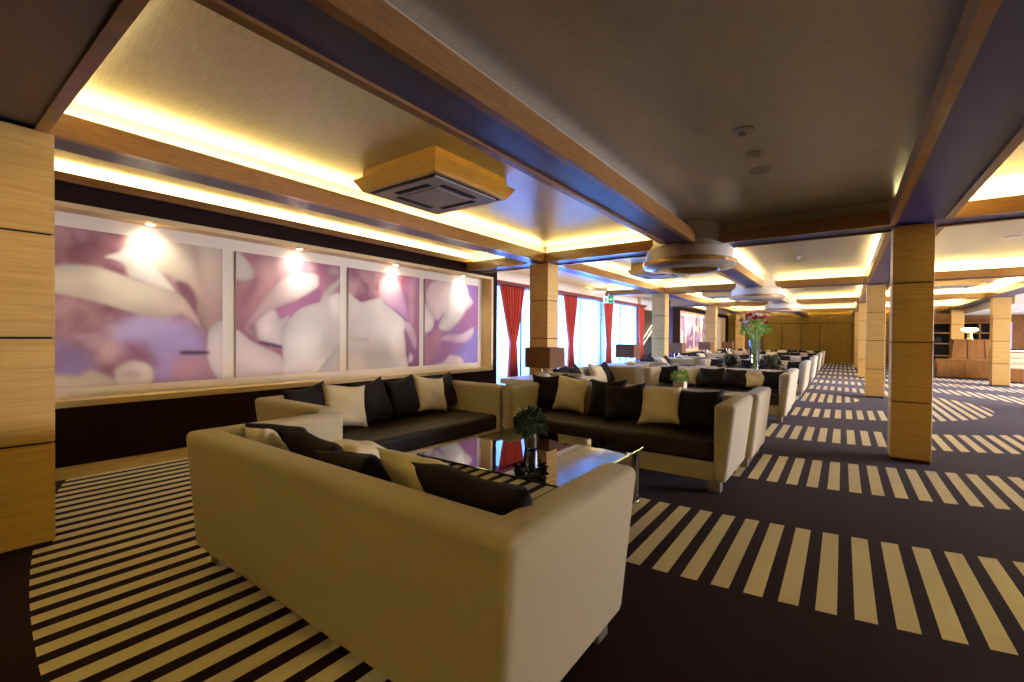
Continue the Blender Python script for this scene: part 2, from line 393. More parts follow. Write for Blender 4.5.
# every panel: base colours, then layers (outline in panel units 0..100 across / 0..100 down, colour, colour 2 or None, gradient axis, softness)
PANELS = [
dict(seed=11, base=((148, 82, 88), (200, 146, 142)), layers=[
  {'p': [(30.1, 62.6), (43.4, 51.6), (60.8, 54.2), (74.8, 56.1), (87.4, 69.7), (89.5, 103.2), (54.5, 100.6), (51.0, 81.9), (30.1, 74.8)], 'c': (190, 166, 206), 'c2': (160, 128, 178), 'g0': (40, 60), 'g1': (70, 100), 's': 5},
  {'p': [(0.0, 74.2), (9.1, 72.9), (18.2, 81.3), (19.6, 94.8), (0.0, 96.8)], 'c': (150, 118, 160), 's': 5},
  {'p': [(26.6, 69.7), (32.9, 74.8), (31.5, 83.2), (23.8, 84.5), (21.0, 76.1)], 'c': (208, 158, 150), 's': 3},
  {'p': [(37.1, 72.9), (47.6, 74.8), (51.0, 85.8), (38.5, 85.2)], 'c': (158, 88, 108), 's': 4},
  {'p': [(69.2, 82.6), (89.5, 81.3), (97.2, 100.0), (65.7, 98.7)], 'c': (190, 130, 140), 's': 4},
  {'p': [(37.8, -1.3), (67.8, -3.9), (99.3, -2.6), (100.0, 60.0), (90.2, 63.2), (81.1, 51.0), (67.8, 28.4), (57.3, 23.9), (38.5, 27.7)], 'c': (232, 210, 172), 'c2': (196, 140, 128), 'g0': (60, 20), 'g1': (95, 70), 's': 1.6},
  {'p': [(77.6, -0.6), (81.8, 0.0), (86.0, 23.9), (93.7, 47.1), (87.4, 41.3), (80.4, 22.6)], 'c': (206, 160, 140), 's': 3, 'o': 0.7},
  {'p': [(67.8, 29.0), (75.5, 29.7), (81.1, 40.0), (79.7, 51.0), (72.7, 41.3)], 'c': (160, 92, 98), 's': 1.5},
  {'p': [(25.2, 16.1), (31.5, 12.3), (41.3, 8.4), (59.4, 24.5), (65.7, 36.1), (42.0, 28.4), (37.1, 20.6), (30.8, 17.4)], 'c': (240, 226, 200), 's': 0.8},
  {'p': [(-4.2, 26.5), (18.9, 22.6), (42.0, 29.0), (57.3, 32.9), (71.3, 38.1), (80.4, 51.0), (84.6, 60.6), (90.2, 73.5), (81.8, 59.4), (71.3, 51.6), (57.3, 54.2), (38.5, 51.0), (21.0, 45.8), (7.0, 42.6), (-4.2, 40.0)], 'c': (238, 218, 180), 'c2': (214, 160, 150), 'g0': (45, 45), 'g1': (90, 65), 's': 0.9},
  {'p': [(90.9, 61.3), (101.4, 58.1), (102.1, 104.5), (93.7, 95.5), (88.8, 83.2), (88.8, 71.6)], 'c': (228, 205, 192), 's': 0.7},
  {'p': [(72.0, 78.1), (88.1, 78.7), (88.1, 80.6), (72.0, 80.6)], 'c': (98, 52, 74), 's': 0.8},
  {'p': [(30.1, 95.5), (31.5, 88.4), (39.9, 83.9), (49.7, 86.5), (53.1, 93.5), (50.3, 100.6), (30.1, 102.6)], 'c': (238, 214, 188), 's': 1.2},
  {'p': [(34.3, 92.9), (39.9, 90.3), (45.5, 93.5), (39.9, 95.5)], 'c': (222, 176, 166), 's': 2},
  {'p': [(-0.7, 91.0), (10.5, 92.3), (17.5, 89.0), (23.8, 91.6), (30.1, 96.1), (30.1, 103.9), (-0.7, 101.3)], 'c': (228, 204, 164), 's': 1.2}]),
dict(seed=21, base=((174, 100, 108), (208, 156, 148)), layers=[
  {'p': [(54.2, -0.6), (101.4, -2.6), (102.1, 30.3), (77.5, 36.8), (73.2, 17.4), (56.3, 11.6)], 'c': (160, 86, 108), 'c2': (190, 128, 138), 'g0': (70, 10), 'g1': (100, 30), 's': 3},
  {'p': [(88.7, 2.6), (97.9, 2.6), (97.9, 8.4), (88.7, 8.4)], 'c': (206, 166, 150), 's': 3},
  {'p': [(64.8, 1.9), (73.2, 1.3), (71.1, 8.4), (62.7, 8.4)], 'c': (196, 150, 150), 's': 3},
  {'p': [(0.0, 21.3), (13.4, 20.6), (17.6, 5.8), (27.5, -1.3), (38.7, -1.3), (36.6, 20.6), (20.4, 44.5), (8.5, 60.6), (0.0, 63.9)], 'c': (206, 152, 142), 'c2': (176, 104, 112), 'g0': (40, 10), 'g1': (8, 65), 's': 1.5},
  {'p': [(4.9, 33.5), (15.5, 21.3), (16.9, 25.8), (9.9, 40.0), (4.9, 45.2)], 'c': (162, 92, 102), 's': 4},
  {'p': [(-0.7, 0.0), (3.5, 1.3), (11.3, 8.4), (14.1, 16.1), (12.0, 21.3), (-0.7, 21.3)], 'c': (234, 218, 192), 's': 0.8},
  {'p': [(36.6, 0.0), (54.2, -0.6), (56.3, 11.6), (38.7, 18.7)], 'c': (214, 160, 156), 's': 3},
  {'p': [(7.7, 58.1), (19.0, 41.3), (29.6, 28.4), (44.4, 15.5), (73.2, 9.7), (75.4, 21.3), (64.8, 29.0), (48.6, 37.4), (33.1, 45.2), (20.4, 51.6), (9.9, 61.9)], 'c': (238, 212, 196), 'c2': (206, 150, 146), 'g0': (60, 25), 'g1': (12, 62), 's': 1.0},
  {'p': [(33.1, 44.5), (54.9, 35.5), (76.1, 23.2), (76.8, 36.1), (58.5, 42.6), (46.5, 51.6), (38.0, 51.6)], 'c': (190, 108, 150), 's': 1.2},
  {'p': [(78.2, 34.2), (86.6, 21.3), (100.7, 11.0), (99.3, 16.8), (84.5, 34.2)], 'c': (216, 196, 172), 's': 1},
  {'p': [(11.3, 61.9), (20.4, 51.6), (32.4, 44.5), (38.0, 52.3), (46.5, 49.0), (41.5, 60.6), (39.4, 75.5), (26.1, 72.9), (13.4, 66.5)], 'c': (230, 206, 196), 's': 0.8},
  {'p': [(11.3, 58.7), (16.2, 58.1), (16.9, 67.7), (12.7, 67.7)], 'c': (150, 98, 96), 's': 2.5},
  {'p': [(20.4, 71.6), (29.6, 72.9), (39.4, 75.5), (38.7, 76.8), (29.6, 75.5), (20.4, 72.9)], 'c': (92, 46, 68), 's': 0.8},
  {'p': [(-1.4, 63.2), (13.4, 71.6), (26.1, 77.4), (40.1, 85.2), (46.5, 101.9), (-1.4, 101.9)], 'c': (224, 200, 184), 's': 0.7},
  {'p': [(40.1, 71.6), (41.5, 60.6), (48.6, 50.3), (58.5, 41.9), (75.4, 36.1), (102.8, 29.7), (103.5, 105.2), (45.8, 101.9), (40.8, 87.1)], 'c': (234, 218, 202), 'c2': (218, 198, 176), 'g0': (60, 60), 'g1': (100, 80), 's': 0.6},
  {'p': [(78.2, 96.1), (96.5, 77.4), (102.1, 78.7), (102.1, 105.2), (76.1, 103.2)], 'c': (226, 208, 188), 's': 0.6}]),
dict(seed=31, base=((150, 78, 90), (198, 142, 134)), layers=[
  {'p': [(80.9, -1.9), (102.1, -4.5), (102.8, 103.9), (76.6, 102.6), (78.0, 63.9), (66.7, 39.4)], 'c': (182, 106, 138), 'c2': (150, 82, 118), 'g0': (90, 20), 'g1': (95, 95), 's': 2},
  {'p': [(41.1, 7.7), (58.9, 1.9), (71.6, 14.2), (78.0, 29.0), (87.2, 51.0), (66.7, 41.3), (48.2, 32.9), (39.0, 23.9)], 'c': (220, 176, 176), 'c2': (188, 130, 176), 'g0': (60, 15), 'g1': (75, 45), 's': 1.2},
  {'p': [(85.1, 0.0), (96.5, -0.6), (93.6, 20.0), (90.8, 51.6), (83.7, 46.5), (80.9, 25.2)], 'c': (200, 136, 152), 's': 0.9},
  {'p': [(72.3, 51.6), (85.8, 51.6), (95.0, 67.7), (92.9, 80.6), (81.6, 63.9)], 'c': (216, 180, 184), 's': 1},
  {'p': [(-2.1, 31.0), (9.2, 29.7), (17.0, 32.3), (39.0, 27.1), (48.9, 32.9), (66.7, 42.6), (76.6, 50.3), (75.9, 63.9), (78.7, 83.2), (75.2, 106.5), (-3.5, 105.2)], 'c': (232, 216, 196), 'c2': (216, 194, 170), 'g0': (60, 40), 'g1': (5, 95), 's': 0.6},
  {'p': [(2.8, 67.7), (22.7, 69.0), (22.7, 71.0), (2.8, 69.7)], 'c': (206, 182, 162), 's': 1.5},
  {'p': [(85.1, 85.2), (90.1, 89.0), (87.9, 94.8), (82.3, 94.2)], 'c': (234, 206, 196), 's': 0.9}]),
dict(seed=41, base=((168, 96, 132), (160, 104, 168)), layers=[
  {'p': [(44.1, 90.3), (70.3, 76.1), (102.1, 55.5), (102.1, 105.2), (47.6, 102.6)], 'c': (150, 122, 190), 's': 4},
  {'p': [(-3.4, -1.3), (19.3, -1.9), (8.3, 18.7), (5.5, 61.9), (20.0, 57.4), (31.7, 65.8), (14.5, 93.5), (-2.8, 96.8)], 'c': (182, 116, 132), 's': 3},
  {'p': [(2.1, 15.5), (13.8, 1.3), (46.9, -4.5), (69.7, -1.3), (80.0, 12.3), (89.0, 20.0), (86.2, 25.8), (69.7, 37.4), (50.3, 55.5), (37.9, 59.4), (23.4, 55.5), (31.7, 39.4), (20.0, 47.7), (4.8, 34.8)], 'c': (224, 192, 182), 's': 1.2},
  {'p': [(43.4, -2.6), (59.3, -1.9), (76.6, 7.1), (71.7, 35.5), (49.0, 54.2), (25.5, 56.8), (37.9, 34.8)], 'c': (240, 224, 204), 's': 2},
  {'p': [(-2.1, 28.4), (11.0, 40.0), (15.9, 49.7), (9.7, 60.0), (-2.1, 59.4)], 'c': (228, 208, 194), 's': 0.8},
  {'p': [(27.6, 69.7), (41.4, 63.2), (66.9, 62.6), (89.7, 54.2), (88.3, 65.8), (70.3, 74.2), (44.1, 72.3)], 'c': (216, 166, 178), 'c2': (232, 206, 206), 'g0': (50, 70), 'g1': (90, 70), 's': 1},
  {'p': [(10.3, 101.3), (32.4, 96.8), (44.1, 89.0), (64.1, 91.6), (66.9, 101.9)], 'c': (230, 206, 194), 's': 1}])]
def paint(p, w, h, nx=120, ny=130):
    X, Y = np.meshgrid(np.linspace(0, 100, nx+1), np.linspace(0, 100, ny+1))
    base = np.array(p['base'][0], float); b2 = np.array(p['base'][1], float)
    k = np.clip(.5+.38*blotch(X, Y, p['seed'], 60, 11)+.30*blotch(X, Y, p['seed']+7, 260, 4.2), 0, 1)[..., None]
    img = base*(1-k)+b2*k
    for L in p['layers']:
        poly = catmull(L['p']) if not L.get('straight') else np.array(L['p'], float)
        d = sdist(X, Y, poly); s = L.get('s', 1.2)
        a = 1/(1+np.exp(np.clip(d/s*1.8, -30, 30))); a *= L.get('o', 1.)
        c = np.array(L['c'], float)+np.zeros(X.shape+(3,))
        if 'c2' in L:
            ax, ay = L['g0']; bx, by = L['g1']; l2 = (bx-ax)**2+(by-ay)**2
            t = np.clip(((X-ax)*(bx-ax)+(Y-ay)*(by-ay))/l2, 0, 1)[..., None]
            c = c*(1-t)+np.array(L['c2'], float)*t
        c = c*(1+.07*blotch(X, Y, p['seed']+3+len(L['p']), 40, 13)[..., None])
        if not L.get('s', 1.2) > 2: c = c*(1-.13*np.exp(np.minimum(d, 0)/5.))[..., None]
        img = img*(1-a[..., None])+c*a[..., None]
    img = img*.86+(img.mean(2, keepdims=True)*np.array([1.03, .99, .93]))*.14
    return np.clip(img, 0, 255)
def paint_mat():
    t = NT('printed_canvas'); b = t.bsdf(.55, .3)
    at = t.n('ShaderNodeVertexColor'); at.layer_name = 'print'
    t.l(at.outputs[0], b.inputs['Base Color'])
    return t.m
M['print'] = paint_mat()
def panel(name, p, y0, y1, z0, z1, label, x=-6.03, th=.03, nx=120, ny=130):
    img = paint(p, y1-y0, z1-z0, nx, ny)
    c = img/255.; c = np.where(c <= .04045, c/12.92, ((c+.055)/1.055)**2.4)
    ys = np.linspace(y0, y1, nx+1); zs = np.linspace(z1, z0, ny+1)
    V = [(x+th, yy, zz) for zz in zs for yy in ys]; n1 = nx+1
    F = [(j*n1+i, (j+1)*n1+i, (j+1)*n1+i+1, j*n1+i+1) for j in range(ny) for i in range(nx)]
    nv = len(V); V += [(x, y0, z0), (x, y1, z0), (x, y1, z1), (x, y0, z1)]
    A, B, Cc, D = ny*n1, ny*n1+nx, nx, 0     # front corners
    top = list(range(0, n1)); bot = list(range(ny*n1, ny*n1+n1)); lf = [j*n1 for j in range(ny+1)]; rt = [j*n1+nx for j in range(ny+1)]
    F += [tuple(top)+(nv+2, nv+3), tuple(bot[::-1])+(nv, nv+1), tuple(lf[::-1])+(nv+3, nv), tuple(rt)+(nv+1, nv+2), (nv, nv+3, nv+2, nv+1)]
    me = bpy.data.meshes.new(name); me.from_pydata(V, [], F); me.update()
    at = me.color_attributes.new('print', 'FLOAT_COLOR', 'POINT')
    cc = np.ones((len(V), 4), np.float32); cc[:nv, :3] = c.reshape(-1, 3); cc[nv:, :3] = (.6, .5, .42)
    at.data.foreach_set('color', cc.ravel())
    me.materials.append(M['print'])
    o = bpy.data.objects.new(name, me); COL.objects.link(o)
    tag(o, label, 'picture', 'magnolia panels'); return o
PL = ['large magnolia picture panel nearest the left pillar, cream petal sweeping across lilac blur',
      'magnolia picture panel second from the left pillar, pink petals above a big white petal edge',
      'magnolia picture panel third from the left pillar, filled by one big white petal',
      'magnolia picture panel farthest from the left pillar, pale bloom against violet']
for p, (a, b), l in zip(PANELS, ((.89, 2.32), (2.47, 3.89), (4.03, 5.44), (5.57, 7.02)), PL):
    panel('picture_panel', p, a, b, .82, 2.37, l)

def spot(x, y, z, tx, ty, tz, power, size, blend, color=(1, .93, .82), rad=.03):
    l = bpy.data.lights.new('spot_light', 'SPOT'); l.energy = power; l.spot_size = math.radians(size); l.spot_blend = blend
    l.color = color; l.shadow_soft_size = rad
    o = bpy.data.objects.new('spot_light', l); COL.objects.link(o); o.location = (x, y, z)
    o.rotation_euler = (Vector((tx, ty, tz))-Vector((x, y, z))).to_track_quat('-Z', 'Y').to_euler()
    o['kind'] = 'helper'; return o
ORD = ['first', 'second', 'third', 'fourth', 'fifth', 'sixth', 'seventh', 'eighth']
for i, y in enumerate((1.60, 3.23, 4.86, 6.49)):
    t = thing('downlight', f'small round downlight in the niche top, {ORD[i]} from the left pillar', 'light', (-5.93, y, NZ1), 0, 'niche downlights')
    MB().lathe([(.05, 0), (.05, -.006), (.038, -.006)], 20, cap=False).build('rim', 'white_plastic', t)
    MB().lathe([(.038, -.001), (.038, -.004)], 20).build('lens', 'spot_disc', t)
    spot(-5.93, y, NZ1-.012, -6.01, y, 1.55, 9, 30, 1.)
    spot(-5.84, y, NZ1-.012, -6.03, y, .9, 22, 140, 1.)

# ---------------------------------------------------------------- windows, sheers, curtains
YW0, YW1 = 7.39, 16.9
struct('wall_left_window', MB().box(XG-.25, XG, YW0, YW1, 0, .12).box(XG-.25, XG, YW0, YW1, 2.56, ZC), 'cream_paint')
piers = [(YW0, 7.75), (10.45, 10.75), (13.35, 13.65), (16.55, YW1)]
struct('wall_left_pier', (lambda m: [m.box(XG-.25, XG, a, b, .12, 2.56) for a, b in piers] and m)(MB()), 'cream_paint')
wn = 0
for (a, b) in ((7.75, 10.45), (10.75, 13.35), (13.65, 16.55)):
    wn += 1
    f = MB(); mid = (a+b)/2
    for y in (a, mid, b): f.box(XG-.17, XG-.09, max(a, y-.04), min(b, y+.04), .12, 2.56)
    f.box(XG-.17, XG-.09, a, b, .12, .19); f.box(XG-.17, XG-.09, a, b, 2.49, 2.56); f.box(XG-.16, XG-.10, a, b, 2.0, 2.05)
    o = struct(f'window_{wn}', f, 'window_frame')
    MB().box(XG-.135, XG-.125, a, b, .15, 2.52).build('pane', 'pane', o)
# pelmet board with a warm lit cove above it
struct('trim_9', MB().box(-6.36, -6.02, YW0, YW1, 2.50, 2.53).box(-6.06, -6.02, YW0, YW1, 2.53, 2.575), 'pelmet_red')
q = MB().quad((-6.22, YW0, 2.535), (-6.10, YW0, 2.535), (-6.10, YW1, 2.535), (-6.22, YW1, 2.535)).build('trim_3', 'led', recalc=False)
M['led_dim'] = m_emit('warm_led_strip_dim', (1, .66, .2, 1), 3); q.data.materials[0] = M['led_dim']; is_struct(q)
struct('trim_10', MB().box(XG, -6.36, YW0, YW1, 2.50, ZC), 'cream_paint')

def cloth(name, y0, y1, z0, z1, x, amp, wl, mat, shape=None, ny=None, nz=24, th=.0):
    ny = ny or max(12, int((y1-y0)/wl*8)); V = []; F = []
    for j in range(nz+1):
        z = z1+(z0-z1)*j/nz
        for i in range(ny+1):
            u = i/ny; c, w = (0.5*(y0+y1), (y1-y0)) if not shape else shape(z)
            y = c+(u-.5)*w; comp = (y1-y0)/max(w, .05)
            xx = x+amp*min(comp, 2.2)**.5*math.sin(2*PI*u*(y1-y0)/wl)+amp*.4*math.sin(2*PI*u*(y1-y0)/wl*2.3+z*.6)
            V.append((xx, y, z))
    for j in range(nz):
        for i in range(ny):
            a = j*(ny+1)+i; F.append((a, a+1, a+ny+2, a+ny+1))
    me = bpy.data.meshes.new(name); me.from_pydata(V, [], F); me.materials.append(M[mat])
    me.polygons.foreach_set('use_smooth', [True]*len(F)); me.update()
    return me
SP = [(7.42, 8.95), (9.0, 10.6), (10.66, 12.0), (12.05, 13.4), (13.46, 15.0), (15.05, 16.55)]
for i, (a, b) in enumerate(SP):
    me = cloth('sheer_curtain', a, b, .03, 2.495, -6.30, .011, .13, 'sheer', nz=3)
    o = bpy.data.objects.new('sheer_curtain', me); COL.objects.link(o)
    tag(o, f'white sheer curtain in front of the windows, {ORD[i]} drop from the picture wall', 'curtain', 'white sheers')
def drape_shape(c, w0, wt, off):
    def f(z):
        zt = 1.22
        if z > zt: k = ((z-zt)/(2.5-zt))**.9; return (c+off*(1-k), wt+(w0-wt)*k)
        k = (zt-z)/zt; return (c+off, wt+.16*min(1, k*1.6))
    return f
for i, (a, b) in enumerate(((7.92, 8.9), (10.78, 11.6), (13.35, 14.12), (16.35, 17.0))):
    c = (a+b)/2
    t = thing('red_curtain', ['red tied-back curtain beside the end of the magnolia wall', 'red tied-back curtain second from the magnolia wall, just right of the wooden pillar', 'red tied-back curtain under the green exit sign', 'red curtain farthest along the windows, next to the stairs'][i], 'curtain', (-6.17, c, 0), 0, 'red curtains')
    me = cloth('drape', a-c, b-c, .02, 2.498, 0, .03, .115, 'curtain', drape_shape(0, b-a, .17, .05), nz=36)
    o = bpy.data.objects.new('drape', me); COL.objects.link(o); o.parent = t
    so = o.modifiers.new('thick', 'SOLIDIFY'); so.thickness = .006
    MB().lathe([(.085, 1.185), (.09, 1.2), (.09, 1.24), (.085, 1.255)], 20, 0, .05, False).build('tieback', 'curtain', t, True)

def area(name, loc, rot, sx, sy, power, color):
    l = bpy.data.lights.new(name, 'AREA'); l.shape = 'RECTANGLE'; l.size = sx; l.size_y = sy; l.energy = power; l.color = color
    o = bpy.data.objects.new(name, l); COL.objects.link(o); o.location = loc; o.rotation_euler = rot; o['kind'] = 'helper'
    return o
area('daylight', (-7.6, 12.15, 1.5), (0, -PI/2, 0), 2.6, 9.4, 4200, (.13, .30, .95))

area('daylight_right', (10.2, 17, 1.05), (0, PI/2, 0), 1.7, 18, 5200, (.78, .76, .98))  # daylight sent in through the added glazing out of view
# ---------------------------------------------------------------- stairs beyond the windows
struct('wall_left_stair', MB().box(-8.0, -7.8, YW1, 20.4, 0, ZC).box(-7.8, -6.35, YW1-.05, YW1, 0, ZC), 'stair_wall')
struct('wall_left_lintel', MB().box(-6.5, -6.25, YW1, 19.45, 2.45, ZC), 'cream_paint')
stp = MB()
for i in range(14):
    y = 17.6+i*.30; z = .172*(i+1)
    if i > 7: break
    stp.box(-7.8, -6.5, y, 20.4 if i == 7 else y+.34, 0, z)
struct('staircase', stp, 'stair_step')
for k, (x, dz) in enumerate(((-6.48, .95), (-6.48, .72))):
    o = MB().tube([(x, 17.3, .05+dz), (x, 19.36, 1.23+dz)], .025, 10).build('handrail', 'rail')
    tag(o, ['upper pale handrail rising along the dark stairs', 'lower pale handrail rising along the dark stairs'][k], 'handrail', 'stair handrails')
picture_wall(19.42, 30.9, 20.55, 29.9, 'wall_left_far')
struct('wall_left_far_end', MB().box(-6.35, -6.18, 19.36, 19.42, 0, ZC).box(-5.97, XW, 19.36, 19.42, 0, ZC), 'soffit')
struct('wall_left_far_back', MB().box(-8.2, -6.35, 20.4, YE, 0, ZC), 'stair_wall')
pf = [(20.75, 22.0), (22.25, 23.5), (23.75, 25.0), (25.25, 26.5), (26.75, 28.0), (28.25, 29.6)]
for i, (a, b) in enumerate(pf[:4]):
    o = panel('picture_panel', PANELS[(i+2) % 4], a, b, .82, 2.37, f'tall blossom picture panel on the far lit wall past the stairs, {ORD[i]} from the stairs', nx=40, ny=44)
    o['group'] = 'far blossom panels'
for i, y in enumerate((20.65, 22.12, 23.62, 25.1)):
    t = thing('downlight', f'small round downlight above the far blossom pictures, {ORD[i]} from the stairs', 'light', (-5.93, y, NZ1), 0, 'far niche downlights')
    MB().lathe([(.05, 0), (.05, -.006), (.038, -.006)], 16, cap=False).build('rim', 'white_plastic', t)
    MB().lathe([(.038, -.001), (.038, -.004)], 16).build('lens', 'spot_disc', t)
    spot(-5.93, y, NZ1-.012, -6.03, y, 1.2, 50, 60, 1.)
    spot(-5.90, y, NZ1-.012, -6.03, y, .9, 95, 150, 1.)

t = thing('downlight', 'round downlight added to brighten the dark stairs beside the last red curtain', 'light', (-6.9, 17.9, ZC-.02))  # added lamp that brightens the stairwell, no fitting known here
MB().lathe([(.08, 0), (.08, -.01), (.06, -.01)], 16, cap=False).build('rim', 'white_plastic', t)
MB().lathe([(.06, -.002), (.06, -.006)], 16).build('lens', 'spot_disc', t)
spot(-6.9, 17.9, ZC-.04, -6.9, 17.9, 0, 600, 160, 1.)

# exit sign hanging under the cross beam
t = thing('exit_sign', 'green and white emergency exit sign with a white arrow, hung above the red curtains', 'sign', (-5.66, 12.62, 2.37))
MB().box(-.17, .17, -.03, .03, 0, .215, .006, 1).build('casing', 'white_plastic', t)
wf = MB().box(-.16, -.005, -.034, -.030, .012, .203).build('white_face', 'exit_lit', t)
gf = MB().box(.005, .16, -.034, -.030, .012, .203).build('green_face', 'exit_green', t)
ar = MB()
ar.box(.035, .095, -.038, -.034, .094, .12)
v = [ar.bm.verts.new(c) for c in ((.088, -.038, .158), (.088, -.038, .056), (.138, -.038, .107))]; ar.bm.faces.new(v)
ar.build('arrow', 'exit_lit', gf)
mn = MB().lathe([(.001, .175), (.014, .17), (.018, .158), (.012, .145)], 10)
for vv in mn.bm.verts: vv.co = Vector((-.075+vv.co.x, -.036+vv.co.y*.1, vv.co.z))
mn.box(-.095, -.055, -.037, -.034, .085, .142); mn.box(-.10, -.082, -.037, -.034, .03, .085); mn.box(-.066, -.048, -.037, -.034, .03, .085)
mn.box(-.125, -.095, -.037, -.034, .115, .13); mn.box(-.055, -.03, -.037, -.034, .10, .115)
mn.build('running_figure', 'exit_green', wf)
MB().box(-.02, .02, -.015, .015, .21, .29).build('bracket', 'white_plastic', t)

# ---------------------------------------------------------------- ceiling air conditioners and fittings
def ac_unit(first, loc, label, group='ceiling air conditioners'):
    if first is None:
        t = thing('ceiling_air_conditioner', label, 'air conditioner', loc, 0, group)
        MB().box(-.48, .48, -.48, .48, -.11, 0).build('housing', 'ac_hood', t)
        h = MB(); P = [(.48, -.095), (.545, -.10), (.48, -.205), (.44, -.205)]
        rings = [[h.bm.verts.new((sx*r, sy*r, z)) for sx, sy in ((-1, -1), (1, -1), (1, 1), (-1, 1))] for r, z in P]
        for a, b in zip(rings, rings[1:]):
            for i in range(4): h.bm.faces.new((a[i], a[(i+1) % 4], b[(i+1) % 4], b[i]))
        h.build('hood', 'ac_hood', t)
        MB().box(-.45, .45, -.45, .45, -.202, -.185).build('shadow_gap', 'vent_dark', t)
        fp = MB().box(-.41, .41, -.41, .41, -.218, -.188, .008, 2).build('face_panel', 'grey_plastic', t)
        MB().box(-.215, .215, -.215, .215, -.224, -.21, .006, 2).build('intake_grille', 'grey_plastic', fp)
        for k in range(4):
            s = MB().box(-.22, .22, -.325, -.265, -.221, -.212)
            for q in range(2): s.box(-.22, .22, -.312+q*.025, -.304+q*.025, -.224, -.22)
            bmesh.ops.rotate(s.bm, verts=s.bm.verts, cent=(0, 0, 0), matrix=Matrix.Rotation(k*PI/2, 3, 'Z'))
            s.build('air_slot', 'vent_dark', fp)
        return t
    return dup(first, loc, 0, label, group)
ac0 = ac_unit(None, (-3.17, 3.08, ZC), 'wood-hooded ceiling air conditioner over the nearest seating group')
ac_unit(ac0, (-3.22, 9.85, ZC), 'wood-hooded ceiling air conditioner just past the wooden pillar by the curtains')
ac_unit(ac0, (-3.2, 16.0, ZC), 'wood-hooded ceiling air conditioner in the third bay, far behind the drum')
ac_unit(ac0, (2.2, 15.9, ZC), 'wood-hooded ceiling air conditioner right of the row of aisle pillars')

def disc(name, label, cat, loc, prof, mat, group=None, parts=()):
    o = MB().lathe(prof, 28).build(name, mat, None, True, loc); tag(o, label, cat, group)
    for nm, pr, mt in parts: MB().lathe(pr, 20).build(nm, mt, o, True)
    return o
disc('sprinkler', 'round white sprinkler plate, nearest of three fittings on the brown ceiling', 'sprinkler', (-.62, 3.74, ZC), [(.075, 0), (.075, -.008), (.06, -.014)], 'white_plastic', None, [('nozzle', [(.018, -.012), (.018, -.03), (.028, -.034)], 'chrome')])
disc('smoke_detector', 'white domed smoke detector, middle of three fittings on the brown ceiling', 'smoke detector', (-.62, 4.26, ZC), [(.065, 0), (.065, -.02), (.052, -.028), (.05, -.045), (.03, -.06), (.01, -.064)], 'white_plastic')
disc('ceiling_speaker', 'flat round ceiling speaker, farthest of three fittings on the brown ceiling', 'speaker', (-.63, 4.71, ZC), [(.10, 0), (.10, -.01), (.088, -.012)], 'white_plastic', None, [('grille', [(.086, -.011), (.084, -.015)], 'grey_plastic')])
disc('smoke_detector', 'white smoke detector in the lit second ceiling bay over the aisle', 'smoke detector', (-.65, 10.1, ZC), [(.065, 0), (.065, -.03), (.05, -.05), (.01, -.06)], 'white_plastic')
disc('ceiling_speaker', 'flat round speaker in the lit second ceiling bay over the aisle', 'speaker', (-.69, 10.9, ZC), [(.11, 0), (.11, -.01), (.09, -.012)], 'white_plastic')
disc('smoke_detector', 'white smoke detector in the lit third ceiling bay over the aisle', 'smoke detector', (-.75, 15.9, ZC), [(.065, 0), (.065, -.03), (.05, -.05), (.01, -.06)], 'white_plastic')
disc('ceiling_speaker', 'flat round speaker in the lit third ceiling bay over the aisle', 'speaker', (-.75, 16.8, ZC), [(.11, 0), (.11, -.01), (.09, -.012)], 'white_plastic')
disc('ceiling_speaker', 'flat round speaker on the ceiling right of the near aisle pillar', 'speaker', (2.05, 9.9, ZC), [(.11, 0), (.11, -.01), (.09, -.012)], 'white_plastic')

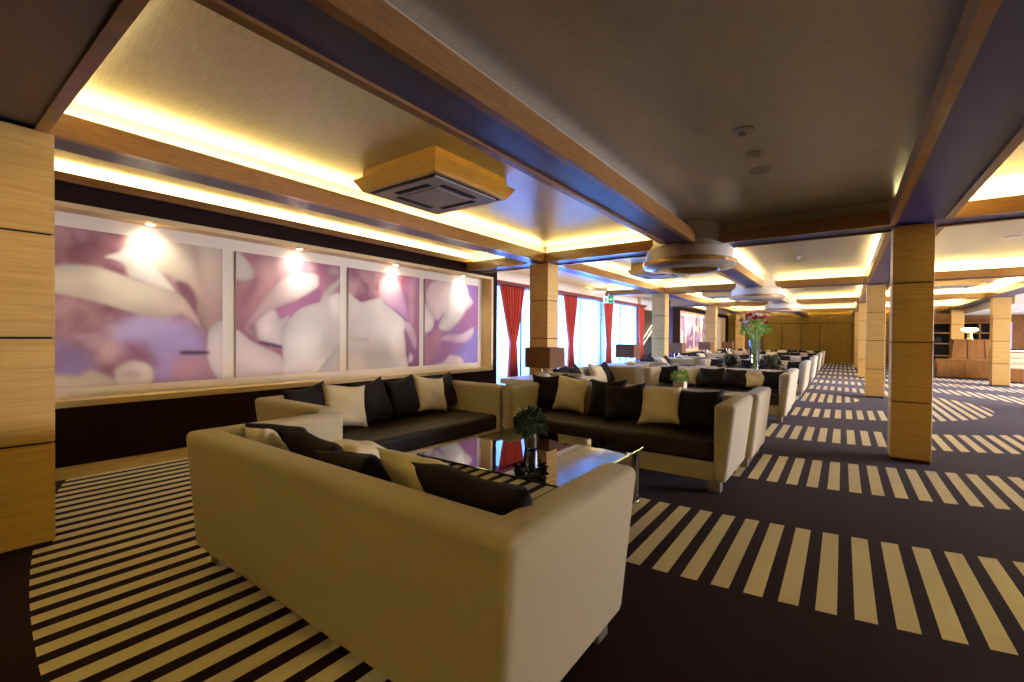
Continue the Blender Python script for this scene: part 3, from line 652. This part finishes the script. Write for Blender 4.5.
# ---------------------------------------------------------------- sofas
SL, SD, SH, ST = 2.40, .96, .78, .17
def make_sofa(label, group):
    t = thing('sofa', label, 'sofa', (0, 0, 0), 0, group)
    bm = bmesh.new(); hx, hy = SL/2, SD/2
    out = [(-hx, -hy), (hx, -hy), (hx, hy), (hx-ST, hy), (hx-ST, -hy+ST), (-hx+ST, -hy+ST), (-hx+ST, hy), (-hx, hy)]
    lo = []; hi = []
    for x, y in out:
        tx = x*(1-.07/hx) if abs(x) > hx-.01 else x; ty = y+.035 if y < -hy+.01 else y
        lo.append(bm.verts.new((tx, ty, .10))); hi.append(bm.verts.new((x, y, SH)))
    bm.faces.new(lo[::-1]); bm.faces.new(hi)
    for i in range(8): bm.faces.new((lo[i], lo[(i+1) % 8], hi[(i+1) % 8], hi[i]))
    bmesh.ops.recalc_face_normals(bm, faces=bm.faces)
    bmesh.ops.bevel(bm, geom=list(bm.edges), offset=.042, segments=4, affect='EDGES', profile=.5)
    cut = -hy+ST+.045
    bmesh.ops.bisect_plane(bm, geom=list(bm.verts)+list(bm.edges)+list(bm.faces), plane_co=(0, cut, 0), plane_no=(0, 1, 0))
    def sub(test, name):
        b2 = bm.copy(); dl = [f for f in b2.faces if not test(f.calc_center_median())]
        bmesh.ops.delete(b2, geom=dl, context='FACES')
        me = bpy.data.meshes.new(name); b2.to_mesh(me); b2.free(); me.materials.append(M['sofa'])
        me.polygons.foreach_set('use_smooth', [True]*len(me.polygons))
        o = bpy.data.objects.new(name, me); COL.objects.link(o); o.parent = t
    sub(lambda c: c.y <= cut, 'backrest'); sub(lambda c: c.y > cut and c.x < 0, 'armrest'); sub(lambda c: c.y > cut and c.x > 0, 'armrest')
    bm.free()
    ix = hx-ST+.003
    MB().box(-ix, ix, -hy+ST-.02, hy-.012, .105, .27, .012, 2).build('base', 'sofa', t, True)
    c = MB().box(-ix+.004, ix-.004, -hy+ST+.004, hy-.004, .272, .445, .035, 4)
    c.build('seat_cushion', 'seat', t, True)
    for sx in (-1, 1):
        for sy in (-1, 1):
            cx, cy = sx*(hx-.17), (hy-.10 if sy > 0 else -hy+.15)
            MB().box(cx-.05, cx+.05, cy-.05, cy+.05, 0, .102, .006, 1).build('leg', 'leg_metal', t)
    return t

def cushion_mesh(name, mat, s, th, seed):
    rg = random.Random(seed); n = 18; V = []; F = []; top = {}; h = s/2
    ph = [rg.uniform(0, 6.28) for _ in range(6)]
    def pt(i, j, sd):
        u, v = -1+2*i/n, -1+2*j/n
        pin = .13
        x = h*u*(1-pin*(1-v*v)*abs(u)**2); z = h*v*(1-pin*(1-u*u)*abs(v)**2)
        k = max(0., (1-u**4)*(1-v**4))**.55
        wr = 1+.10*math.sin(4*u+3*v+ph[0])+.08*math.sin(7*v-5*u+ph[1])
        y = sd*th/2*k*wr
        y += .012*math.sin(2.2*u+ph[2])*math.sin(1.7*v+ph[3])
        z += .010*math.sin(2.5*u+ph[4])*(v > 0)*v
        return (x, y, z)
    idx = {}
    for sd in (1, -1):
        for j in range(n+1):
            for i in range(n+1):
                ed = i in (0, n) or j in (0, n)
                if ed and sd == -1: idx[(sd, i, j)] = idx[(1, i, j)]; continue
                idx[(sd, i, j)] = len(V); V.append(pt(i, j, sd))
    for sd in (1, -1):
        for j in range(n):
            for i in range(n):
                q = [idx[(sd, i, j)], idx[(sd, i+1, j)], idx[(sd, i+1, j+1)], idx[(sd, i, j+1)]]
                F.append(tuple(q[::-1] if sd == 1 else q))
    me = bpy.data.meshes.new(name); me.from_pydata(V, [], F); me.materials.append(M[mat])
    me.polygons.foreach_set('use_smooth', [True]*len(F)); me.update(); return me
CUSH = {'d': [cushion_mesh('cushion', 'pil_dark', .45, .15, k) for k in (1, 2, 3)],
        'c': [cushion_mesh('cushion', 'pil_cream', .44, .14, k) for k in (4, 5, 6)]}
cn = [0]
def cushion(kind, sofa_loc, rz, x, tilt=17, spin=0, yaw=0, y=None, z=None, label='', group='', lay=0):
    cn[0] += 1
    o = bpy.data.objects.new('cushion', CUSH[kind][cn[0] % 3]); COL.objects.link(o)
    R = Matrix.Rotation(rz+math.radians(yaw), 4, 'Z') @ Matrix.Rotation(math.radians(tilt), 4, 'X') @ Matrix.Rotation(math.radians(spin), 4, 'Y')
    h = .20*math.cos(math.radians(tilt))*(abs(math.cos(math.radians(spin)))+.75*abs(math.sin(math.radians(spin))))
    if y is None: y = -SD/2+ST+.085+.20*math.sin(math.radians(tilt))+lay*.12
    if z is None: z = .445+h+.02
    p = Matrix.Rotation(rz, 4, 'Z') @ Vector((x, y, 0)); 
    o.matrix_world = Matrix.Translation(Vector(sofa_loc)+Vector((p.x, p.y, z))) @ R
    return tag(o, label, 'cushion', group)

GP = 4.17
sofa0 = make_sofa('nearest beige sofa, seen from behind with its back to the camera', 'beige sofas')
S_FRONT = (-1.925, 1.0+SD/2, 0); sofa0.location = S_FRONT
S_MID = (-1.969, 4.17+SD/2, 0)
S_SIDE = (-3.765, 3.11, 0)
mid0 = dup(sofa0, S_MID, PI, 'beige sofa facing the camera across the glass table, plants and pillars behind it')
side0 = dup(sofa0, S_SIDE, -PI/2, 'beige sofa standing side-on under the magnolia pictures')
side0.scale = (1, 1.13, 1); mid0.scale = (1.045, 1, 1)
ROWN = ['', 'second', 'third', 'fourth', 'fifth', 'sixth']
def cz(k): return {'d': 'dark brown', 'c': 'cream'}[k]

# cushions, nearest sofa (only their tops show over the back)
c0 = S_FRONT[0]
g = 'cushions on the nearest sofa'
for i, (k, X, ti, sp, ya, ly) in enumerate((('d', -2.82, 40, 6, 16, .75), ('c', -2.72, 34, -4, -2, -.25), ('d', -2.36, 42, 5, 2, .6), ('d', -1.90, 42, -3, 0, .0), ('c', -1.53, 34, 7, 3, .6), ('d', -1.11, 32, -3, -2, .0))):
    cu = cushion(k, S_FRONT, 0, X-c0, ti, sp, ya, lay=ly, label=f'{cz(k)} cushion on the nearest sofa, {ORD[i]} from the left along its backrest', group=g)
    if i == 5: cu.scale = (1.35, 1, 1.05)
    if i == 1: cu.scale = (.75, .9, .95)
cushion('c', S_FRONT, 0, -2.46-c0, 74, 4, 4, y=.24, z=.60, label='cream cushion lying in front of the dark ones on the nearest sofa, far left', group=g)
# facing sofa
c0 = S_MID[0]; g = 'cushions on the facing sofa'
for i, (k, X, ti, sp, ya, ly) in enumerate((('d', -2.95, 14, 2, 18, 0), ('c', -2.64, 18, -2, 0, 0), ('d', -2.16, 24, 5, -4, .1), ('d', -1.90, 34, 7, 6, .8), ('c', -1.52, 35, 9, -4, .7), ('d', -1.14, 36, 8, -10, .5))):
    cushion(k, S_MID, PI, -(X-c0), ti, sp, ya, lay=ly, label=f'{cz(k)} cushion on the sofa facing the camera, {ORD[i]} from the left', group=g)
# side sofa
c0 = S_SIDE[1]; g = 'cushions on the side sofa'
for i, (k, Y, ti, sp, ya, ly) in enumerate((('d', 2.26, 15, 4, 4, 0), ('c', 2.58, 20, -5, -8, .7), ('d', 2.95, 18, 8, 4, .1), ('d', 3.37, 18, 5, 0, 0), ('c', 3.74, 22, -6, -6, .3), ('d', 4.0, 18, 5, 0, 0))):
    cushion(k, S_SIDE, -PI/2, -(Y-c0), ti, sp, ya, lay=ly-.4, label=f'{cz(k)} cushion under the magnolia pictures, {ORD[i]} from the left on the side sofa', group=g)

# the further seating groups down the hall, back to back
for n in range(1, 6):
    y0 = .98+GP*n; nm = ROWN[n]
    A = (S_FRONT[0]+.06, y0+SD/2, 0); B = (-1.845, S_MID[1]+GP*n, 0); S = (-3.76, 3.18+GP*n, 0)
    dup(sofa0, A, 0, f'beige sofa in the {nm} seating group with its back to the camera')
    dup(sofa0, B, PI, f'beige sofa in the {nm} seating group facing the camera')
    sk = .88 if n in (1, 4) else 1.
    S = (-3.19-SD/2*sk, S[1], 0)
    ss = dup(sofa0, S, -PI/2, f'beige sofa in the {nm} seating group standing side-on by the windows' if n < 4 else f'beige sofa in the {nm} seating group standing side-on by the far picture wall')
    ss.scale = (1, sk, 1)
    gA, gB, gS = (f'cushions with backs to the camera, {nm} group', f'cushions facing the camera, {nm} group', f'cushions on the side sofa, {nm} group')
    lA = (('d', -1.0, 30, 10, 12), ('c', -.2, 40, -4, 0), ('d', .55, 46, 4, 0), ('d', .84, 44, -5, -6)) if n == 1 else (('d', -.85, 16, 4, 0), ('c', -.35, 15, 3, 5), ('d', .25, 16, -5, 0), ('d', .82, 15, 5, 0))
    for i, (k, x, ti, sp, ya) in enumerate(lA):
        cushion(k, A, 0, x, ti+(20 if n > 1 else 6), sp, ya, label=f'{cz(k)} cushion, {ORD[i]} from the left, {nm} group sofa with its back to us', group=gA).scale = (.92, .92, .9)
    lB = (('d', -.92, 15, 2, 8), ('c', -.55, 15, -2, 0), ('d', -.10, 16, 3, 0), ('d', .32, 18, -5, 0), ('c', .62, 14, 2, 0), ('d', .90, 16, 3, 0))
    for i, (k, x, ti, sp, ya) in enumerate(lB):
        ly = .0 if i != 4 else -.02
        cushion(k, B, PI, -x, ti+22, sp, ya, lay=ly, label=f'{cz(k)} cushion, {ORD[i]} from the left, {nm} group sofa facing the camera', group=gB).scale = (.96, .95, .9)
    lS = (('d', -.80, 18, 4, 0), ('d', -.40, 22, 10, 0), ('c', .45, 20, -5, 0), ('d', .80, 20, 5, 4))
    for i, (k, x, ti, sp, ya) in enumerate(lS):
        cushion(k, S, -PI/2, -x, ti+8, sp, ya, lay=.35 if sk < 1 else 0, label=f'{cz(k)} cushion, {ORD[i]} from the near end on the {nm} group side sofa', group=gS)

# ---------------------------------------------------------------- glass coffee tables
def make_table(label, loc):
    t = thing('coffee_table', label, 'table', loc, 0, 'glass coffee tables')
    MB().box(-.66, .66, -.64, .64, .435, .45, .004, 1).build('glass_top', 'table_glass', t)
    for sx in (-1, 1):
        for sy in (-1, 1):
            MB().lathe([(.045, 0), (.045, .012), (.03, .014), (.03, .41), (.042, .412), (.042, .434)], 20, sx*.61, sy*.59).build('leg', 'chrome', t, True)
    return t
T0 = (-1.97, 3.0, 0)
tab0 = make_table('square glass coffee table with chrome legs, nearest the camera', T0)
for n in range(1, 6):
    dup(tab0, (T0[0]-.02, T0[1]+GP*n, 0), 0, f'square glass coffee table in the {ROWN[n]} seating group')

# plants
def leaf_blob(mb, cx, cy, cz_, rx, rz_, n, ls, rg, droop=.3):
    for _ in range(n):
        th = rg.uniform(0, 2*PI); ph = math.acos(rg.uniform(-.45, 1)); r = rg.uniform(.35, 1)**.5
        d = Vector((math.sin(ph)*math.cos(th), math.sin(ph)*math.sin(th), math.cos(ph)))
        p = Vector((cx+d.x*rx*r, cy+d.y*rx*r, cz_+d.z*rz_*r))
        dr = (d+Vector((rg.uniform(-.6, .6), rg.uniform(-.6, .6), rg.uniform(-.5, .5)-droop))).normalized()
        a = dr.cross(Vector((rg.uniform(-1, 1), rg.uniform(-1, 1), rg.uniform(-1, 1)))).normalized(); L = ls*rg.uniform(.7, 1.3); W = L*.42
        up = dr.cross(a)*L*.12
        pts = [p, p+dr*L*.35+a*W*.5+up, p+dr*L*.75+a*W*.4+up, p+dr*L, p+dr*L*.75-a*W*.4+up, p+dr*L*.35-a*W*.5+up]
        vs = [mb.bm.verts.new(q) for q in pts]
        mb.bm.faces.new((vs[0], vs[1], vs[2], vs[3])); mb.bm.faces.new((vs[0], vs[3], vs[4], vs[5]))
rg = random.Random(3)
def plant_in_glass(loc, label):
    t = thing('potted_plant', label, 'plant', loc)
    MB().lathe([(.052, 0), (.056, .01), (.064, .13), (.067, .145), (.063, .145), (.060, .13), (.052, .014), (.0, .012)], 28, cap=False).build('glass_vase', 'clear_glass', t, True)
    MB().lathe([(.048, .015), (.056, .10), (.03, .112)], 20).build('soil', 'pot_cream', t, True)
    st = MB(); 
    for i in range(12):
        a = rg.uniform(0, 2*PI); r = rg.uniform(.03, .12)
        st.tube([(0, 0, .09), (r*.4*math.cos(a), r*.4*math.sin(a), .17), (r*math.cos(a), r*math.sin(a), .26)], .0025, 5)
    st.build('stem', 'leaf_dark', t)
    lf = MB(); leaf_blob(lf, 0, 0, .19, .11, .115, 360, .048, rg); lf.build('foliage', 'leaf_dark', t, recalc=False)
    fl = MB(); leaf_blob(fl, -.05, -.03, .28, .06, .04, 14, .028, rg, 0); fl.build('blossom', 'petal_white', t, recalc=False)
    return t
plant_in_glass((-2.01, 3.02, .45), 'small dark green plant in a glass vase on the nearest glass table')
t = thing('potted_plant', 'bright green plant in a square cream pot behind the facing sofa', 'plant', (-2.03, 7.2, .45), 0)
MB().box(-.085, .085, -.085, .085, 0, .225, .008, 2).build('pot', 'pot_cream', t)
lf = MB(); leaf_blob(lf, 0, 0, .28, .11, .09, 150, .06, rg); lf.build('foliage', 'leaf_bright', t, recalc=False)

# tall bouquet with dark foliage round its foot
TB = (-1.58, 11.35, .45)
t = thing('flower_bouquet', 'tall glass vase of red and pink lilies with lush green stems, far down the hall', 'flowers', TB)
MB().lathe([(.10, 0), (.105, .015), (.085, .3), (.10, .62), (.135, .86), (.128, .86), (.094, .62), (.078, .3), (.09, .02), (0, .018)], 28, cap=False).build('glass_vase', 'clear_glass', t, True)
st = MB(); heads = []
for i in range(26):
    a = rg.uniform(0, 2*PI); r = rg.uniform(.08, .48); h = rg.uniform(1.24, 1.50)-r*.3
    st.tube([(rg.uniform(-.05, .05), rg.uniform(-.05, .05), .04), (.12*r*math.cos(a), .12*r*math.sin(a), .62), (.45*r*math.cos(a), .45*r*math.sin(a), .95), (r*math.cos(a), r*math.sin(a), h)], .006, 5)
    heads.append((r*math.cos(a), r*math.sin(a), h, a))
st.build('stem', 'leaf_bright', t)
lf = MB(); leaf_blob(lf, 0, 0, 1.09, .27, .24, 260, .085, rg, -.2); lf.build('foliage', 'leaf_bright', t, recalc=False)
for i, (x, y, z, a) in enumerate(heads):
    fb = MB(); n = 6
    for k in range(n):
        b = 2*PI*k/n+rg.uniform(-.2, .2); tl = Vector((math.cos(a)*.5, math.sin(a)*.5, .8)).normalized()
        u = tl.cross(Vector((0, 0, 1))).normalized() if tl.cross(Vector((0, 0, 1))).length > .05 else Vector((1, 0, 0)); w = tl.cross(u)
        dv = (u*math.cos(b)+w*math.sin(b)); L = rg.uniform(.06, .085); sd = dv.cross(tl)*.028; o_ = Vector((x, y, z))
        P = [o_, o_+dv*L*.45+tl*.05+sd, o_+dv*L+tl*.045, o_+dv*L*.45+tl*.05-sd]
        vs = [fb.bm.verts.new(q) for q in P]; fb.bm.faces.new(vs)
    fb.build('bloom', ('petal_red', 'petal_pink', 'petal_red', 'petal_white')[i % 4] if i % 5 else 'petal_pink', t, recalc=False)
for k, (dx, dy) in enumerate(((-.46, -.10), (.40, -.30))):
    t = thing('potted_plant', ['dark spiky plant in a pot just left of the tall lily vase', 'dark spiky plant in a pot just right of the tall lily vase'][k], 'plant', (TB[0]+dx, TB[1]+dy, .45))
    MB().lathe([(.09, 0), (.12, .16), (.125, .2), (.11, .2)], 24).build('pot', 'pot_dark', t, True)
    lf = MB()
    for i in range(60):
        a = rg.uniform(0, 2*PI); r = rg.uniform(.16, .36); h = rg.uniform(.28, .56); w = .026
        d = Vector((math.cos(a), math.sin(a), 0)); s = Vector((-math.sin(a), math.cos(a), 0))
        q = [Vector((0, 0, .19)), d*r*.5+Vector((0, 0, h)), d*r+Vector((0, 0, h*rg.uniform(.7, .95)))]
        A_ = [lf.bm.verts.new(q[0]+s*w), lf.bm.verts.new(q[0]-s*w), lf.bm.verts.new(q[1]-s*w*1.3), lf.bm.verts.new(q[1]+s*w*1.3), lf.bm.verts.new(q[2])]
        lf.bm.faces.new(A_[:4]); lf.bm.faces.new((A_[3], A_[2], A_[4]))
    lf.build('foliage', 'leaf_black', t, recalc=False)

# ---------------------------------------------------------------- corner tables with lamps and dishes
def make_corner_table(label, loc):
    t = thing('corner_table', label, 'table', loc, 0, 'pale corner tables')
    MB().box(-.42, .42, -.42, .42, .66, .74, .012, 2).build('table_top', 'table_white', t)
    MB().box(-.36, .36, -.36, .36, .04, .66).build('cabinet', 'sofa', t)
    MB().box(-.33, .33, -.33, .33, 0, .04).build('plinth', 'pot_dark', t)
    return t
def make_lamp(label, loc):
    t = thing('table_lamp', label, 'lamp', loc, 0, 'square-shade table lamps')
    MB().box(-.11, .11, -.07, .07, 0, .02, .004, 1).build('base', 'chrome', t)
    for s in (-1, 1): MB().tube([(s*.06, 0, .02), (s*.06, 0, .15)], .012, 10).build('stand', 'chrome', t, True)
    sh = MB()
    a, b = .215, .205
    for x0, x1, y0, y1 in ((-a, a, -a, -b), (-a, a, b, a), (-a, -b, -b, b), (b, a, -b, b)): sh.box(x0, x1, y0, y1, .155, .45)
    sh = sh.build('lamp_shade', 'shade', t)
    MB().box(-b, b, -b, b, .43, .436).build('shade_cover', 'shade_top', sh)
    return t
def make_dish(label, loc):
    t = thing('dish', label, 'dish', loc, 0, 'gilded dishes')
    MB().lathe([(.07, 0), (.075, .01), (.13, .045), (.14, .06), (.125, .058), (.07, .02), (.0, .018)], 28, cap=False).build('bowl', 'gold_dish', t, True)
    MB().lathe([(.10, .045), (.085, .075), (.04, .10), (.0, .105)], 20, cap=False).build('folded_napkin', 'petal_white', t, True)
    return t
LX = [-3.58, -3.95, -4.08, -4.2, -4.22]
ct = lp = ds = None
for k in range(5):
    y = 5.68+GP*k; w = ['between the first and second seating groups', 'between the second and third seating groups', 'between the third and fourth seating groups', 'between the fourth and fifth seating groups', 'behind the fifth seating group'][k]
    L3 = (f'pale square corner table {w}', f'table lamp with a square brown shade {w}', f'gilded dish on the pale corner table {w}')
    tl = (LX[k]-.05, y-.02, 0); ll = (LX[k], y+.05, .74); dl = (LX[k]+.2, y-.3, .74)
    if ct is None: ct = make_corner_table(L3[0], tl); lp = make_lamp(L3[1], ll); ds = make_dish(L3[2], dl)
    else: dup(ct, tl, 0, L3[0]); dup(lp, ll, 0, L3[1]); dup(ds, dl, 0, L3[2])

# ---------------------------------------------------------------- far right: shelves, reception bench, bar
struct('wall_far_right', MB().box(3.3, XE, 27.6, 27.8, 0, ZC), 'desk_wood')
struct('ceiling_low', MB().box(4.05, XE, 19.3, 27.6, 2.42, ZC), 'cream_paint')
t = thing('shelf_unit', 'tall wooden shelf unit with dark open compartments behind the reception bench', 'shelf', (4.2, 27.2, 0))
MB().box(-1.3, 1.3, .3, .34, 0, 2.1).build('back_panel', 'vent_dark', t)
for x in (-1.3, -.35, .45, 1.26): MB().box(x, x+.05, -.15, .3, 0, 2.1).build('upright', 'desk_wood', t)
for z in (.02, .62, 1.15, 1.62, 2.06): MB().box(-1.3, 1.3, -.15, .3, z, z+.05).build('shelf', 'desk_wood', t)
tag(MB().box(-.14, .14, -.1, .1, 0, .26, .01, 1).box(-.1, .1, -.11, -.1, .03, .22).build('case', 'mic', None, False, (3.35, 27.25, 1.20)), 'black case on the open shelf just right of the aisle pillar', 'case')
t = thing('reception_bench', 'low brown wooden bench cabinet at the far right, lamp and console behind it', 'cabinet', (3.40, 22.0, 0))
MB().box(-.72, .72, -.28, .28, .05, .60).build('body', 'desk_wood', t)
MB().box(-.75, .75, -.31, .31, .60, .67, .008, 1).build('top', 'desk_wood', t)
for s in (-1, 1): MB().box(s*.36-.335, s*.36+.335, -.30, -.281, .09, .57).build('door', 'desk_wood', t)
MB().box(-.68, .68, -.24, .26, 0, .05).build('plinth', 'groove', t)
t = thing('console', 'tapering wooden console hood standing behind the low reception bench', 'console', (3.72, 22.85, 0))
cs = MB(); P0 = [(-.62, -.32), (.62, -.32), (.62, .32), (-.62, .32)]; P1 = [(-.46, -.22), (.5, -.22), (.5, .25), (-.46, .25)]
a = [cs.bm.verts.new((x, y, .0)) for x, y in P0]; b = [cs.bm.verts.new((x, y, 1.34)) for x, y in P1]
cs.bm.faces.new(a[::-1]); cs.bm.faces.new(b)
for i in range(4): cs.bm.faces.new((a[i], a[(i+1) % 4], b[(i+1) % 4], b[i]))
cs.build('body', 'desk_wood', t)
for s in (-.12, .33):
    MB().quad((s-.012, -.275, .66), (s+.012, -.275, .66), (s*.9+.012, -.225, 1.33), (s*.9-.012, -.225, 1.33)).build('seam', 'groove', t)
MB().box(-.49, .53, -.25, .28, 1.34, 1.37).build('top', 'desk_wood', t)
t = thing('dome_lamp', 'lit white dome lamp standing on the wooden console', 'lamp', (3.68, 22.8, 1.37))
MB().lathe([(.10, 0), (.10, .02), (.07, .05), (.07, .22), (.09, .26)], 28).build('base', 'gold_dish', t, True)
MB().lathe([(.09, .25), (.19, .30), (.235, .35), (.19, .40), (.06, .42)], 28).build('lamp_shade', 'lamp_glow', t, True)
t = thing('bar_counter', 'cream padded bar counter with a dark top at the right edge', 'counter', (5.9, 24.0, 0))
MB().box(-1.3, 1.3, -.3, .3, .0, .3).build('plinth', 'groove', t)
fb = MB()
for k in range(3): fb.box(-1.35, 1.35, -.36, .3, .3+k*.2, .49+k*.2, .03, 3)
fb.build('padded_front', 'bar_cream', t, True)
MB().box(-1.45, 1.45, -.5, .35, .98, 1.03).build('counter_top', 'vent_dark', t)
MB().box(-1.35, 1.35, -.42, -.38, .945, .975).build('light_strip', 'lamp_glow', t)
t = thing('stool', 'low brown upholstered cube stool beside the far right pillar', 'stool', (4.35, 20.9, 0))
MB().box(-.22, .22, -.22, .22, .03, .45, .02, 2).build('seat', 'desk_wood', t); MB().box(-.19, .19, -.19, .19, 0, .03).build('plinth', 'groove', t)
t = thing('light_panel', 'tall bluish lit panel on the wall behind the bar', 'panel', (5.38, 27.55, 1.0))
MB().box(-.28, .22, -.03, .04, 0, 1.1).build('screen', 'screen', t); MB().box(.22, .32, -.03, .04, 0, 1.1).build('edge_light', 'screen_violet', t)
for i, (x, y) in enumerate(((4.4, 21.6), (4.45, 23.6), (5.1, 22.4), (5.2, 24.6), (6.0, 21.2))):
    t = thing('downlight', f'small downlight in the low grey ceiling at the far right, {ORD[i]} of five', 'light', (x, y, 2.42), 0, 'far right downlights')
    MB().lathe([(.07, 0), (.07, -.01), (.05, -.01)], 16, cap=False).build('rim', 'white_plastic', t)
    MB().lathe([(.05, -.002), (.05, -.006)], 16).build('lens', 'spot_disc', t)
    spot(x, y, 2.40, x, y, 0, 45, 110, .6)

# ---------------------------------------------------------------- world, camera, view
w = bpy.data.worlds.new('world'); SC.world = w; w.use_nodes = True
bg = w.node_tree.nodes['Background']; bg.inputs[0].default_value = (.78, .88, 1, 1); bg.inputs[1].default_value = .5

f_px, yaw, pit, roll = 451.68, .631772, -.0098754, -.0073276
def axis(x, y, z0):
    cr, sr = math.cos(roll), math.sin(roll); X = cr*x+sr*y; Y = -sr*x+cr*y; Z = z0
    cp, sp = math.cos(pit), math.sin(pit); Y, Z = cp*Y+sp*Z, -sp*Y+cp*Z
    s, c = math.sin(yaw), math.cos(yaw)
    return Vector((-s*Z+c*X, c*Z+s*X, Y))
cam = bpy.data.cameras.new('camera'); co = bpy.data.objects.new('camera', cam); COL.objects.link(co)
R, U, Fw = axis(1, 0, 0), axis(0, 1, 0), axis(0, 0, 1)
co.matrix_world = Matrix(((R.x, U.x, -Fw.x, 0), (R.y, U.y, -Fw.y, 0), (R.z, U.z, -Fw.z, 1.35), (0, 0, 0, 1)))
cam.sensor_width = 36; cam.lens = f_px/1024*36; cam.clip_start = .02; cam.clip_end = 200
SC.camera = co
vs = SC.view_settings; vs.view_transform = 'Standard'; vs.look = 'None'; vs.gamma = 1; vs.use_curve_mapping = False; vs.exposure = .5
cy = SC.cycles
cy.use_denoising = True; cy.max_bounces = 9; cy.diffuse_bounces = 5; cy.glossy_bounces = 4; cy.transparent_max_bounces = 12
cy.sample_clamp_indirect = 40; cy.caustics_reflective = False; cy.caustics_refractive = False
